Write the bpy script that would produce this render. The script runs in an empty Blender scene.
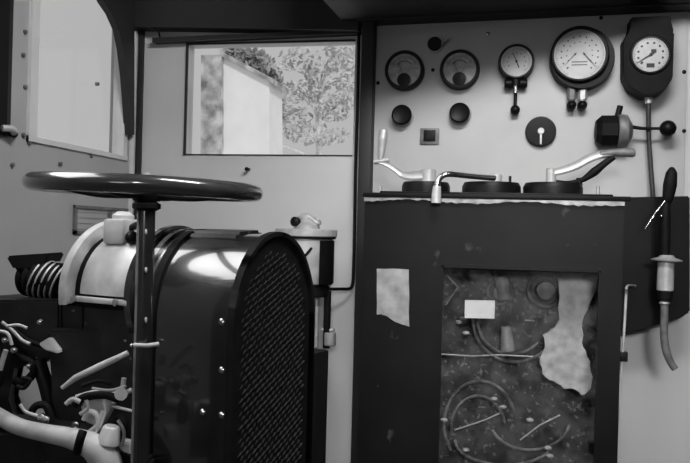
import bpy, bmesh, math, random
from mathutils import Vector, Matrix
random.seed(7)
SC = bpy.context.scene
COL = SC.collection
PI = math.pi
# ------------------------------------------------------------------ camera
F = 774.0
YAW = math.radians(11.3); ROLL = math.radians(1.5)
CAM = Vector((0, -2.0, 1.0))
R = Matrix.Rotation(YAW, 3, 'Z') @ Matrix.Rotation(PI/2, 3, 'X') @ Matrix.Rotation(ROLL, 3, 'Z')
cd = bpy.data.cameras.new('camera'); cam = bpy.data.objects.new('camera', cd); COL.objects.link(cam)
cam.matrix_world = Matrix.Translation(CAM) @ R.to_4x4()
cd.sensor_width = 36; cd.lens = F/690*36; cd.clip_start = .02; cd.clip_end = 500
SC.camera = cam
FWD = R @ Vector((0, 0, -1))
def ray(px, py): return R @ Vector(((px-345)/F, (231.5-py)/F, -1))
def P(px, py, Y=0.0):                       # point of the place on the plane y = Y
    d = ray(px, py); return CAM + d*((Y-CAM.y)/d.y)
def PXW(px, py, X):                         # ... on the plane x = X
    d = ray(px, py); return CAM + d*((X-CAM.x)/d.x)
def PD(px, py, dep): return CAM + ray(px, py)*dep
def mpp(p): return (p-CAM).dot(FWD)/F       # metres per unit of angle at p
XL = P(133, 170, 0).x                       # left wall
XR = P(689, 170, 0).x + .03                 # right wall

# ------------------------------------------------------------------ materials
def new_mat(name):
    m = bpy.data.materials.new(name); m.use_nodes = True
    return m, m.node_tree.nodes, m.node_tree.links, m.node_tree.nodes['Principled BSDF']
def mat(name, g, rough=.5, metal=0.0, var=0.0, scale=20, bump=0.0, spec=.5, coat=0.0, wear=None, wear_t=.6, detail=6):
    m, n, l, b = new_mat(name)
    c = (g, g, g, 1)
    b.inputs['Base Color'].default_value = c
    b.inputs['Roughness'].default_value = rough; b.inputs['Metallic'].default_value = metal
    b.inputs['Specular IOR Level'].default_value = spec; b.inputs['Coat Weight'].default_value = coat
    b.inputs['Coat Roughness'].default_value = .08
    if var or bump or wear is not None:
        tc = n.new('ShaderNodeTexCoord'); nz = n.new('ShaderNodeTexNoise')
        nz.inputs['Scale'].default_value = scale; nz.inputs['Detail'].default_value = detail
        l.new(tc.outputs['Object'], nz.inputs['Vector'])
        r = n.new('ShaderNodeValToRGB'); l.new(nz.outputs['Fac'], r.inputs['Fac'])
        lo, hi = max(0, g*(1-var)), min(1, g*(1+var))
        r.color_ramp.elements[0].position = .32; r.color_ramp.elements[0].color = (lo, lo, lo, 1)
        r.color_ramp.elements[1].position = .68; r.color_ramp.elements[1].color = (hi, hi, hi, 1)
        out = r.outputs['Color']
        if wear is not None:
            n2 = n.new('ShaderNodeTexNoise'); n2.inputs['Scale'].default_value = scale*2.3; n2.inputs['Detail'].default_value = 8
            l.new(tc.outputs['Object'], n2.inputs['Vector'])
            r2 = n.new('ShaderNodeValToRGB'); l.new(n2.outputs['Fac'], r2.inputs['Fac'])
            r2.color_ramp.elements[0].position = wear_t; r2.color_ramp.elements[1].position = wear_t+.06
            mx = n.new('ShaderNodeMix'); mx.data_type = 'RGBA'
            l.new(r2.outputs['Color'], mx.inputs['Factor']); l.new(out, mx.inputs['A']); mx.inputs['B'].default_value = (wear, wear, wear, 1)
            out = mx.outputs['Result']
        l.new(out, b.inputs['Base Color'])
        if bump:
            bp = n.new('ShaderNodeBump'); bp.inputs['Strength'].default_value = bump; bp.inputs['Distance'].default_value = .002
            l.new(nz.outputs['Fac'], bp.inputs['Height']); l.new(bp.outputs['Normal'], b.inputs['Normal'])
    return m
def glass(name, tint=.95, rough=.02, dirt=0.0, base=.02):
    m, n, l, b = new_mat(name); n.remove(b)
    out = n['Material Output']
    tr = n.new('ShaderNodeBsdfTransparent'); tr.inputs['Color'].default_value = (tint,)*3+(1,)
    gl = n.new('ShaderNodeBsdfGlossy'); gl.inputs['Roughness'].default_value = rough
    lw = n.new('ShaderNodeLayerWeight'); lw.inputs['Blend'].default_value = .5; pw = n.new('ShaderNodeMath'); pw.operation = 'POWER'; pw.inputs[1].default_value = 5; l.new(lw.outputs['Facing'], pw.inputs[0])
    fr = n.new('ShaderNodeMath'); fr.operation = 'MULTIPLY_ADD'; fr.inputs[1].default_value = .8; fr.inputs[2].default_value = base; l.new(pw.outputs[0], fr.inputs[0])
    mx = n.new('ShaderNodeMixShader'); l.new(fr.outputs[0], mx.inputs['Fac']); l.new(tr.outputs[0], mx.inputs[1]); l.new(gl.outputs[0], mx.inputs[2])
    src = mx.outputs[0]
    if dirt:
        df = n.new('ShaderNodeBsdfDiffuse'); df.inputs['Color'].default_value = (.6, .6, .6, 1)
        tc = n.new('ShaderNodeTexCoord'); nz = n.new('ShaderNodeTexNoise'); nz.inputs['Scale'].default_value = 20; nz.inputs['Detail'].default_value = 10
        nz.inputs['Roughness'].default_value = .7; l.new(tc.outputs['Object'], nz.inputs['Vector'])
        mr = n.new('ShaderNodeMapRange'); mr.inputs['From Min'].default_value = .42; mr.inputs['From Max'].default_value = .75; mr.inputs['To Max'].default_value = dirt
        l.new(nz.outputs['Fac'], mr.inputs['Value'])
        m2 = n.new('ShaderNodeMixShader'); l.new(mr.outputs[0], m2.inputs['Fac']); l.new(src, m2.inputs[1]); l.new(df.outputs[0], m2.inputs[2]); src = m2.outputs[0]
    l.new(src, out.inputs['Surface'])
    return m
M = {}
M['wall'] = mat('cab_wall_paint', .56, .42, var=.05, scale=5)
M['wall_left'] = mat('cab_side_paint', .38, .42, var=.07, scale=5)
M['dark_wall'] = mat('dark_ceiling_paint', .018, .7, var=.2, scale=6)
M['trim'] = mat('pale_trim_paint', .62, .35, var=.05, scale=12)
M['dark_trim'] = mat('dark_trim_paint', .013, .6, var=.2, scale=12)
M['floor'] = mat('floor_boards', .09, .7, var=.3, scale=8)
M['panel'] = mat('panel_paint', .41, .4, var=.07, scale=7)
M['black'] = mat('black_bakelite', .005, .42, spec=.15)
M['black_matt'] = mat('black_iron', .006, .6, var=.3, scale=40, bump=.1, spec=.12)
M['dial'] = mat('dial_face', .52, .5, var=.06, scale=60)
M['dial_grey'] = mat('meter_scale_face', .36, .5, var=.3, scale=70)
M['ink'] = mat('dial_ink', .02, .6)
M['ink_grey'] = mat('faded_dial_ink', .07, .6)
M['chrome'] = mat('polished_metal', .6, .25, 1.0)
M['brass'] = mat('dull_metal', .48, .5, .5, var=.15, scale=60)
M['pale_metal'] = mat('pale_cast_metal', .48, .42, .2, var=.22, scale=28, bump=.15)
M['enamel'] = mat('engine_black_enamel', .016, .22, var=.25, scale=18, coat=.6)
M['grime'] = mat('engine_oily_iron', .007, .45, spec=.3, var=.6, scale=30, bump=.3, wear=.2, wear_t=.7)
M['rim'] = mat('wheel_rim_lacquer', .035, .2, var=.2, scale=20, coat=.7)
M['hoodm'] = mat('hood_enamel', .010, .27, var=.3, scale=14, coat=1)
M['grille'] = mat('grille_mesh_metal', .05, .4, .3)
M['cabinet'] = mat('controller_cabinet_paint', .006, .42, spec=.14, var=.3, scale=10, wear=.04, wear_t=.68, bump=.05)
M['edge'] = mat('worn_bare_edge', .27, .4, .3, var=.5, scale=45, bump=.2)
M['plate'] = mat('pale_reflection_patch', .27, .35, var=.35, scale=30)  # colour of the reflected light patch and the coil reflections
M['inner'] = mat('interior_backboard', .022, .5, var=.95, scale=45, bump=.3, wear=.16, wear_t=.6)
M['reflected_part'] = mat('reflected_machinery', .12, .5, var=.6, scale=50, bump=.3)
M['glint_shape'] = mat('pale_glass_reflection', .46, .5, var=.3, scale=50, bump=.2)
M['card'] = mat('card', .75, .7)
M['cable'] = mat('cable_sheath', .03, .5, var=.3, scale=40)
M['hose'] = mat('grey_hose', .13, .45, var=.3, scale=60)
M['pipe'] = mat('lagged_pale_pipe', .42, .5, var=.25, scale=26, bump=.2)
M['glass'] = glass('window_glass', .97, .02, base=.008)
M['dirty_glass'] = glass('dirty_door_glass', .9, .06, dirt=.06)
M['dial_glass'] = glass('dial_glass', .95, .25)
M['stone'] = mat('outside_brick', .42, .9, var=.6, scale=.9)
M['white_out'] = mat('outside_whitewash', .9, .9, var=.05, scale=.5)
M['leaf'] = mat('outside_foliage', .36, .8, var=.4, scale=.6)
M['pale_leaf'] = mat('outside_pale_foliage', .62, .8, var=.2, scale=.6)  # paleness in the leaf colour stands in for haze
M['bark'] = mat('outside_bark', .85, .9, var=.3, scale=3)
M['ground'] = mat('outside_gravel', .75, .9, var=.3, scale=2)

# ------------------------------------------------------------------ mesh building
class MB:
    def __init__(s, Mx=None): s.bm = bmesh.new(); s.M = Mx; s.mi = 0
    def _faces(s, fs):
        for f in fs: f.material_index = s.mi
    def box(s, lo, hi, bev=0):
        lo, hi = Vector(lo), Vector(hi)
        r = bmesh.ops.create_cube(s.bm, size=1)
        c = (lo+hi)/2; d = hi-lo
        for v in r['verts']: v.co = Vector((v.co.x*d.x, v.co.y*d.y, v.co.z*d.z))+c
        fs = set(f for v in r['verts'] for f in v.link_faces); s._faces(fs)
        if bev:
            es = list(set(e for v in r['verts'] for e in v.link_edges))
            q = bmesh.ops.bevel(s.bm, geom=es, offset=bev, segments=2, affect='EDGES', profile=.6); s._faces(q['faces'])
        return s
    def prism(s, pts, d, bev=0):            # polygon pts (3d, planar) extruded by vector d
        d = Vector(d); a = [s.bm.verts.new(Vector(p)) for p in pts]; b = [s.bm.verts.new(Vector(p)+d) for p in pts]
        fs = [s.bm.faces.new(a), s.bm.faces.new(b[::-1])]
        n = len(a)
        for i in range(n): fs.append(s.bm.faces.new((a[i], b[i], b[(i+1) % n], a[(i+1) % n])))
        s._faces(fs)
        if bev:
            es = list(set(e for f in fs for e in f.edges))
            q = bmesh.ops.bevel(s.bm, geom=es, offset=bev, segments=2, affect='EDGES'); s._faces(q['faces'])
        return s
    def lathe(s, org, axis, prof, seg=32, a0=0, a1=2*PI, up=None):   # prof: list of (radius, distance along axis)
        org = Vector(org); ax = Vector(axis).normalized()
        u = Vector(up) if up else (Vector((0, 0, 1)) if abs(ax.z) < .9 else Vector((1, 0, 0)))
        u = (u-ax*u.dot(ax)).normalized(); w = ax.cross(u)
        full = abs(a1-a0-2*PI) < 1e-6; n = seg if full else seg+1
        rings = []
        for r, t in prof:
            if r < 1e-6: rings.append([s.bm.verts.new(org+ax*t)]*n)
            else: rings.append([s.bm.verts.new(org+ax*t+(u*math.cos(a0+(a1-a0)*i/seg)+w*math.sin(a0+(a1-a0)*i/seg))*r) for i in range(n)])
        fs = []
        for A, B in zip(rings, rings[1:]):
            for i in range(seg):
                j = (i+1) % n
                q = []
                for v in (A[i], A[j], B[j], B[i]):
                    if v not in q: q.append(v)
                if len(q) > 2:
                    try: fs.append(s.bm.faces.new(q))
                    except ValueError: pass
        s._faces(fs); return s
    def cyl(s, a, b, r, r2=None, seg=20, bev=0):
        a, b = Vector(a), Vector(b); r2 = r if r2 is None else r2; L = (b-a).length
        if bev: return s.lathe(a, b-a, [(0, 0), (r-bev, 0), (r, bev), (r2, L-bev), (r2-bev, L), (0, L)], seg)
        return s.lathe(a, b-a, [(0, 0), (r, 0), (r2, L), (0, L)], seg)
    def ball(s, c, r, sc=(1, 1, 1)):
        q = bmesh.ops.create_uvsphere(s.bm, u_segments=20, v_segments=12, radius=r)
        for v in q['verts']: v.co = Vector((v.co.x*sc[0], v.co.y*sc[1], v.co.z*sc[2]))+Vector(c)
        s._faces(set(f for v in q['verts'] for f in v.link_faces)); return s
    def tube(s, pts, rad, seg=12, smooth=True, flat=1.0):
        pts = [Vector(p) for p in pts]
        rads = rad if isinstance(rad, (list, tuple)) else [rad]*len(pts)
        if smooth and len(pts) > 2:
            o, orr = [], []
            for i in range(len(pts)-1):
                p0, p1, p2, p3 = pts[max(i-1, 0)], pts[i], pts[i+1], pts[min(i+2, len(pts)-1)]
                for k in range(6):
                    t = k/6
                    o.append(.5*((2*p1)+(p2-p0)*t+(2*p0-5*p1+4*p2-p3)*t*t+(3*p1-p0-3*p2+p3)*t**3)); orr.append(rads[i]*(1-t)+rads[i+1]*t)
            o.append(pts[-1]); orr.append(rads[-1]); pts, rads = o, orr
        prev = None; rings = []
        for i, p in enumerate(pts):
            t = (pts[min(i+1, len(pts)-1)]-pts[max(i-1, 0)]).normalized()
            if prev is None: u = t.orthogonal().normalized()
            else:
                u = prev-t*prev.dot(t); u = u.normalized() if u.length > 1e-5 else t.orthogonal().normalized()
            prev = u; w = t.cross(u)
            rings.append([s.bm.verts.new(p+(u*math.cos(2*PI*k/seg)+w*math.sin(2*PI*k/seg)*flat)*rads[i]) for k in range(seg)])
        fs = []
        for A, B in zip(rings, rings[1:]):
            for k in range(seg): fs.append(s.bm.faces.new((A[k], A[(k+1) % seg], B[(k+1) % seg], B[k])))
        fs.append(s.bm.faces.new(rings[0][::-1])); fs.append(s.bm.faces.new(rings[-1]))
        s._faces(fs); return s
    def torus(s, c, axis, RR, r, seg=64, rs=16, sq=1.0):
        prof = [(RR+r*math.cos(2*PI*k/rs), r*sq*math.sin(2*PI*k/rs)) for k in range(rs+1)]
        return s.lathe(c, axis, prof, seg)

def obj(name, mb, mats, parent=None, smooth=35):
    me = bpy.data.meshes.new(name)
    bm = mb.bm
    if mb.M is not None: bmesh.ops.transform(bm, matrix=mb.M, verts=bm.verts)
    bmesh.ops.remove_doubles(bm, verts=bm.verts, dist=1e-6)
    bmesh.ops.recalc_face_normals(bm, faces=bm.faces)
    if parent is not None:
        r = parent
        while r.parent: r = r.parent
        off = r.location.copy()
    else:
        lo = Vector([min(v.co[i] for v in bm.verts) for i in range(3)]); hi = Vector([max(v.co[i] for v in bm.verts) for i in range(3)])
        off = Vector(((lo.x+hi.x)/2, (lo.y+hi.y)/2, lo.z))
    bmesh.ops.translate(bm, vec=-off, verts=bm.verts)
    bm.to_mesh(me); bm.free()
    for m in (mats if isinstance(mats, (list, tuple)) else [mats]): me.materials.append(m)
    if smooth:
        me.polygons.foreach_set('use_smooth', [True]*len(me.polygons)); me.set_sharp_from_angle(angle=math.radians(smooth))
    o = bpy.data.objects.new(name, me); COL.objects.link(o)
    if parent is not None: o.parent = parent
    else: o.location = off
    return o
def thing(name, label, cat, loc, group=None):
    o = bpy.data.objects.new(name, None); COL.objects.link(o); o.location = Vector(loc); o.empty_display_size = .02
    o['label'] = label; o['category'] = cat
    if group: o['group'] = group
    return o
def tag(o, label, cat, group=None):
    o['label'] = label; o['category'] = cat
    if group: o['group'] = group
    return o
def struct(name, mb, m, smooth=35, label=None):
    o = obj(name, mb, m, None, smooth); o['kind'] = 'structure'
    if label: o['label'] = label
    return o
NY = Vector((0, -1, 0)); Z = Vector((0, 0, 1)); X = Vector((1, 0, 0))

# ------------------------------------------------------------------ the cab shell
ZC = 1.95; YB = -3.2
# front wall with its window opening
wl, wr = P(187.5, 100).x, P(354, 100).x
wt, wb = P(272, 43.5).z, P(270, 154.5).z
b = MB()
b.box((XL-.06, 0, 0), (wl, .04, ZC)).box((wr, 0, 0), (XR+.06, .04, ZC)).box((wl, 0, 0), (wr, .04, wb)).box((wl, 0, wt), (wr, .04, ZC))
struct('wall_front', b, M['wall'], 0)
# left wall: window opening running to near the corner
ly1 = PXW(127, 100, XL).y; ly0 = PXW(27, 100, XL).y
lzb = 1.0+.135; 
lzb = PXW(112, 158, XL).z; lzt = 1.72
ly2 = PXW(6, 100, XL).y; ly3 = ly2-.62
b = MB()
b.box((XL-.05, YB, 0), (XL, 0.0, lzb)).box((XL-.05, YB, lzt), (XL, 0, ZC)).box((XL-.05, ly1, lzb), (XL, 0, lzt))
b.box((XL-.05, ly2, lzb), (XL, ly0, lzt)).box((XL-.05, YB, lzb), (XL, ly3, lzt))
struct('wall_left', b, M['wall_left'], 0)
b = MB()
b.box((XR, YB, 0), (XR+.05, 0, ZC))
struct('wall_right', b, M['dark_wall'], 0)
b = MB()    # rear wall with a small window
b.box((XL, YB-.05, 0), (XR, YB, 1.0)).box((XL, YB-.05, 1.4), (XR, YB, ZC)).box((XL, YB-.05, 1.0), (-.72, YB, 1.4)).box((-.18, YB-.05, 1.0), (XR, YB, 1.4))
struct('wall_rear', b, M['dark_wall'], 0)
struct('floor', MB().box((XL-.05, YB-.05, -.05), (XR+.05, .04, 0)), M['floor'], 0)
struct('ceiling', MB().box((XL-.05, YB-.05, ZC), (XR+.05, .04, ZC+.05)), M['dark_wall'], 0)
# ceiling hood dropping in front of the window wall (dark), with lip
def hdr(px0, py0, px1, py1, Y):
    a, c = P(px0, py0, Y), P(px1, py1, Y); return a, c
a = P(150, 26, -.05); c = P(358, 30, -.05)
b = MB().prism([(XL, -.05, ZC), (XL, -.05, a.z), (c.x, -.05, c.z), (c.x, -.05, ZC)], (0, .05, 0))
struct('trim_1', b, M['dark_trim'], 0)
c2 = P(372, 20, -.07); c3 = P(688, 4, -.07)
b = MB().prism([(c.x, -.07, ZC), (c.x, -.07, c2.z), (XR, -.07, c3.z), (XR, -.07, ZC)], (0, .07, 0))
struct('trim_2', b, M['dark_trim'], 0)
HZ = 1.515   # unseen cove added to shade the top of the instrument panel, deeper at its left end
b = MB(); n_ = 10
fr_, bk_ = [], []
for i in range(n_+1):
    t_ = i/n_; x_ = c.x-.04+(XR-c.x+.04)*t_
    fr_.append((x_, -.09-.42*(1-t_**1.6), HZ+.06*t_)); bk_.append((x_, -.07, c2.z+(c3.z-c2.z)*t_+.003))
for i in range(n_):
    a0, a1, b0, b1 = [Vector(v_) for v_ in (fr_[i], fr_[i+1], bk_[i], bk_[i+1])]
    vs = [b.bm.verts.new(v_) for v_ in (a0, a1, b1, b0)]; us = [b.bm.verts.new(Vector((v_.x, v_.y, ZC))) for v_ in (a0, a1, b1, b0)]
    b.bm.faces.new(vs); b.bm.faces.new(us)
    for q0 in range(4): b.bm.faces.new((vs[q0], vs[(q0+1) % 4], us[(q0+1) % 4], us[q0]))
struct('shade_cove', b, M['dark_trim'], 0)
# rain ledge above the front window
a = P(152, 42, -.03); d = P(356, 33, -.03)
b = MB().prism([a, d, d+Vector((0, 0, .012)), a+Vector((0, 0, .012))], (0, .03, 0))
struct('trim_3', b, M['dark_trim'], 0)
# corner post: pale bead and dark groove
p0, p1 = P(130, 80, -.02), P(133, 80, -.02)
b = MB().box((XL, -.028, 0), (XL+.012, -.012, wt+.05), .003)
struct('trim_4', b, M['trim'])
b = MB().box((XL+.013, -.012, 0), (XL+.026, 0, ZC), .002)
struct('trim_5', b, M['dark_trim'])
# dark pillar between the front window and the instrument panel
pl, pr = P(358.5, 150, -.055).x, P(371, 150, -.055).x
struct('trim_6', MB().box((pl, -.055, 0), (pr, 0, ZC), .004), M['dark_trim'])
# thin pressed frame on the front wall round the window: dark seams
b = MB()
tk = .0045
b.box((wl-.006, -.006, wb-.004), (wl, 0, wt+.004)).box((wl-.006, -.003, wb-.003), (wr, 0, wb)).box((wl-.006, -.006, wt), (wr, 0, wt+.005))
struct('window_2', b, M['dark_trim'])
bpy.data.objects['window_2']['label'] = 'front window frame'
g = obj('pane', MB().box((wl, .018, wb), (wr, .022, wt)), M['glass'], bpy.data.objects['window_2'], 0)
# left window frame (pale) and glass
b = MB()
fw = .028
b.box((XL-.03, ly0, lzb), (XL+.008, ly0+fw, lzt)).box((XL-.03, ly0, lzb), (XL+.006, ly1, lzb+.012)).box((XL-.03, ly1-.02, lzb), (XL+.004, ly1, lzt))
w1 = struct('window_1', b, M['trim'])
obj('pane', MB().box((XL-.02, ly0+fw, lzb), (XL-.015, ly1-.02, lzt)), M['glass'], w1, 0)
b = MB()
b.box((XL-.03, ly3, lzb), (XL+.006, ly3+.02, lzt)).box((XL-.03, ly2-.012, lzb), (XL+.012, ly2, lzt)).box((XL-.03, ly3, lzb), (XL+.006, ly2, lzb+.012))
w3 = struct('window_3', b, M['dark_trim'])
obj('blind', MB().box((XL-.02, ly3+.02, lzb), (XL-.012, ly2-.01, lzt)), M['dark_wall'], w3, 0)
# curved corner gusset in the upper corner of the left window
pts = [PXW(x, y, XL+.02) for x, y in ((96, -14), (104, 2), (112, 14), (119, 30), (123, 50), (126, 75), (128, 100), (130.5, 135), (134.5, 135), (134.5, -30))]
struct('trim_7', MB().prism(pts, (-.018, 0, 0)), M['dark_trim'], 0)
# small ribbed frame low on the left wall
# bead moulding of the left sill with latch
def q(px, py, X=XL): return PXW(px, py, X)
# vent on left wall
v = thing('wall_vent', 'small recessed rectangular vent frame on pale side wall below the handwheel', 'vent', PXW(88, 222, XL))
va, vb = PXW(73, 205, XL), PXW(131, 205, XL+.0)
ya, yb = va.y, -.035; zt, zb = PXW(90, 206, XL).z, PXW(90, 226, XL).z-.02
b = MB().box((XL, ya, zt-.008), (XL+.008, yb, zt), .001).box((XL, ya, zb), (XL+.006, ya+.012, zt)).box((XL, yb-.012, zb), (XL+.006, yb, zt)).box((XL, ya, zb), (XL+.006, yb, zb+.008)).box((XL, (ya+yb)/2+.03, zb), (XL+.006, (ya+yb)/2+.045, zt))
obj('frame', b, M['hose'], v)
b = MB().box((XL+.0005, ya+.01, zb+.006), (XL+.002, yb-.01, zt-.006))
for k in range(4): b.box((XL, ya+.01, zb+.012+k*.014), (XL+.004, yb-.01, zb+.016+k*.014))
obj('slats', b, M['wall_left'], v)
# window catch on left sill
t = thing('window_catch', 'small pale window catch on the sill beside the left window frame', 'catch', PXW(8, 134, XL))
p = PXW(2, 128, XL+.015); p2 = PXW(14, 134, XL+.015)
obj('catch_arm', MB().tube([p, (p+p2)/2+Vector((.01, 0, .004)), p2], .007), M['pale_metal'], t)
obj('catch_pivot', MB().cyl(PXW(14, 134, XL), PXW(14, 134, XL+.02), .008, bev=.002), M['black'], t)
b = MB()
for x, y in ((24, 135), (30, 143), (61, 164), (92, 156), (98, 84), (26, 32), (24, 55), (26, 87), (13, 165)):
    c = PXW(x, y, XL+.004); b.lathe(c-Vector((.006, 0, 0)), X, [(.0048, 0), (.0045, .008), (0, .009)], 10)
o = obj('rivet', b, M['hose'], w1); 
# cable loop at header
b = MB().tube([P(147, 31, -.02), P(152, 27, -.04), P(158, 31, -.04), P(160, 38, -.02), P(160, 42, -.02)], .0025)
tag(obj('cable_loop', b, M['black']), 'short black wire loop hanging at the header left of the front window', 'wire')
# stray fixings on wall below window
p = P(249, 169.5, 0)
b = MB().cyl(p, p+NY*.02, .004).ball(p+NY*.02, .0055)
tag(obj('wall_hook', b, M['black']), 'tiny dark peg on the pale wall under the front window', 'hook')

# ------------------------------------------------------------------ air pipe from pillar to the filter
r_ = .0042
b = MB().tube([P(359, 30, -.02), P(357.6, 100, -.02), P(355.6, 170, -.02), P(354.6, 230, -.02), P(353.6, 270, -.02), P(352.6, 284, -.02), P(349.5, 288.5, -.03), P(340, 289, -.055), P(325, 289, -.075)], r_)
tag(obj('air_pipe', b, M['black']), 'thin dark pipe running down beside pillar then bending left to the filter canister', 'pipe')

# ------------------------------------------------------------------ air filter canister on the front wall, behind the grille
fy = -.13
c = P(306, 250, fy); k = mpp(c)
def fz(y): return P(306, y, fy).z
t = thing('air_filter', 'pale metal filter canister with flanged lid on the wall behind the radiator grille', 'filter', (c.x, c.y, fz(347)))
rr = 27*k
def ring(y0, y1, r0, r1=None, bev=.002):
    return MB().cyl((c.x, c.y, fz(y0)), (c.x, c.y, fz(y1)), r0, r1, 40, bev)
obj('bowl', MB().lathe((c.x, c.y, fz(286)), Z, [(0, 0), (rr*.55, 0), (rr*.85, .008), (rr*.93, .03), (rr, fz(250)-fz(286)), (rr, fz(237)-fz(286)), (0, fz(237)-fz(286))], 40), M['pale_metal'], t)
obj('lid', ring(236.5, 229, 31*k), M['pale_metal'], t)
obj('gasket', ring(238.5, 236.5, 29.5*k, bev=.0005), M['black'], t)
b = MB().lathe((c.x, c.y, fz(229)), Z, [(13*k, 0), (13*k, 4*k), (9*k, 8*k), (9*k, 12*k), (6*k, 15*k), (0, 16*k)], 24)
hd = obj('cap', b, M['pale_metal'], t)
cc = P(309, 221, fy)
b = MB().tube([cc+Vector((-.03, -.01, -.006)), cc+Vector((-.02, -.015, .008)), cc+Vector((0, -.015, .012)), cc+Vector((.022, -.01, -.004)), cc+Vector((.032, -.01, -.002))], [.007, .005, .006, .005, .007])
obj('wing_lever', b, M['brass'], hd)
cc = P(297, 222, fy-.02)
obj('vent_valve', MB().lathe(cc, (-.5, -1, .1), [(0, 0), (.012, 0), (.012, .012), (.008, .016), (0, .016)], 16), M['black'], hd)
# dark shell over the right side of the bowl
b = MB().lathe((c.x, c.y, fz(284)), Z, [(rr*.98, 0), (rr*1.05, .004), (rr*1.05, fz(240)-fz(284)), (rr*.98, fz(240)-fz(284)+.001)], 16, a0=math.radians(222), a1=math.radians(320), up=(0, 1, 0))
obj('dark_side_shell', b, M['black_matt'], t)
b = MB().cyl((c.x-.0, c.y-rr*.98, fz(259)), (c.x, c.y-rr*1.1, fz(259)), .006).tube([(c.x-.03, c.y-rr*.98, fz(252)), (c.x-.01, c.y-rr*1.07, fz(257)), (c.x+.012, c.y-rr*1.07, fz(256)), (c.x+.03, c.y-rr*.95, fz(247))], .003)
obj('hasp', b, M['black'], t)
obj('drain_collar', MB().cyl((c.x+.02, c.y, fz(296)), (c.x+.02, c.y, fz(285)), rr*.62, bev=.003), M['black_matt'], t)
for x0 in (316.5, 327):
    x = P(x0, 320, fy).x
    obj('drain_pipe', MB().cyl((x, fy, fz(347)), (x, fy, fz(290)), (3.6 if x0 > 320 else 2.6)*k), M['black_matt'] if x0 > 320 else M['brass'], t)
obj('drain_cock', MB().cyl((P(330, 338, fy).x, fy, fz(344)), (P(330, 338, fy).x, fy, fz(331)), 6*k, bev=.002).tube([P(316, 336, fy-.01), P(316, 347, fy-.01)], .006).cyl(P(322, 330, fy), P(334, 330, fy), .005), M['brass'], t)
obj('wall_bracket', MB().box((c.x-.02, fy+.03, fz(262)), (c.x+.02, 0, fz(252))), M['black_matt'], t)

# ------------------------------------------------------------------ instrument panel
pa, pb = P(372.5, 100, -.012).x, P(686.5, 100, -.012).x
pzt0, pzt1 = P(373, 26, -.012).z, P(686, 11.5, -.012).z; pzb = P(500, 205, -.012).z
pan = thing('instrument_panel', 'large pale grey instrument panel plate on the wall above the cabinet', 'panel', ((pa+pb)/2, 0, pzb))
obj('plate', MB().prism([(pa, -.012, pzb), (pb, -.012, pzb), (pb, -.012, pzt1), (pa, -.012, pzt0)], (0, .012, 0), .0015), M['panel'], pan)
for x, y in ((378, 83), (433, 70), (488, 34), (601, 18), (684, 72), (684, 131)):
    p = P(x, y, -.012); obj('screw', MB().lathe(p, NY, [(.005, -.001), (.0048, .002), (.003, .0035), (0, .004)], 12), M['chrome'] if x in (488,) else M['black'], pan)

PY = -.012
def dialmarks(c, r, a0, a1, n, w, l, y, mb, major=5):
    for i in range(n+1):
        a = math.radians(a0+(a1-a0)*i/n); L = l*(1.5 if i % major == 0 else 1)
        u = Vector((math.sin(a), 0, math.cos(a))); v_ = Vector((math.cos(a), 0, -math.sin(a)))
        c0 = Vector((c.x, y, c.z))+u*(r-L); c1 = Vector((c.x, y, c.z))+u*r
        mb.prism([c0-v_*w/2, c0+v_*w/2, c1+v_*w/2, c1-v_*w/2], (0, -.0004, 0))
def needle(c, ang, L, tail, w, y):
    a = math.radians(ang); u = Vector((math.sin(a), 0, math.cos(a))); v_ = Vector((math.cos(a), 0, -math.sin(a)))
    c = Vector((c.x, y, c.z))
    return MB().prism([c-u*tail-v_*w*.7, c-u*tail+v_*w*.7, c+u*L*.6+v_*w*.4, c+u*L, c+u*L*.6-v_*w*.4], (0, -.0012, 0)).lathe(c, NY, [(0, -.001), (w*1.5, 0), (w*1.5, .002), (0, .003)], 16)
def case(c, r, depth, rim, flange=None):
    pr = []
    if flange: pr += [(0, 0), (flange, 0), (flange, .004), (r, .006)]
    else: pr += [(0, 0), (r, 0)]
    pr += [(r, depth-.004), (r-.002, depth), (r-rim+.001, depth), (r-rim, depth-.002), (r-rim, depth-.007), (0, depth-.007)]
    return MB().lathe(c, NY, pr, 48)
def at(px, py, depth):      # wall point whose front face (depth off the panel) lies on the sight line
    p = P(px, py, PY-depth); return Vector((p.x, PY, p.z))

def ammeter(px, py, label):
    dp = .03; c = at(px, py, dp); k = mpp(c); r = 19.5*k
    t = thing('ammeter', label, 'meter', c-Vector((0, 0, r)), 'twin round meters')
    obj('case', case(c, r, dp, 3.4*k), M['black'], t)
    y = PY-dp+.0065; rd = r-3.4*k
    mb = MB(); mb.lathe((c.x, y, c.z), NY, [(rd, 0), (0, .0006)], 40); mb.mi = 1
    dialmarks(c, rd*.86, -60, 60, 20, .0009, .005, y-.0006, mb)
    dialmarks(c, rd*.58, -45, 45, 6, .004, .003, y-.0006, mb, 99)
    obj('dial', mb, [M['dial_grey'], M['ink']], t)
    b = MB().lathe((c.x, y, c.z-rd*.62), NY, [(rd*.42, -.001), (rd*.42, .005), (rd*.3, .006), (0, .0062)], 24); obj('movement_cover', b, M['black'], t)
    obj('needle', needle(Vector((c.x, 0, c.z-rd*.4)), -25, rd*1.05, 0, .0012, y-.002), M['ink'], t)
    obj('glass', MB().lathe((c.x, y-.005, c.z), NY, [(rd, 0), (rd*.6, .001), (0, .0015)], 40), M['dial_glass'], t)
ammeter(404, 69.5, 'leftmost round black meter with pale dial, high on the instrument panel')
ammeter(459.5, 68.5, 'second round black meter from the left, beneath the toggle switch')

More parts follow.
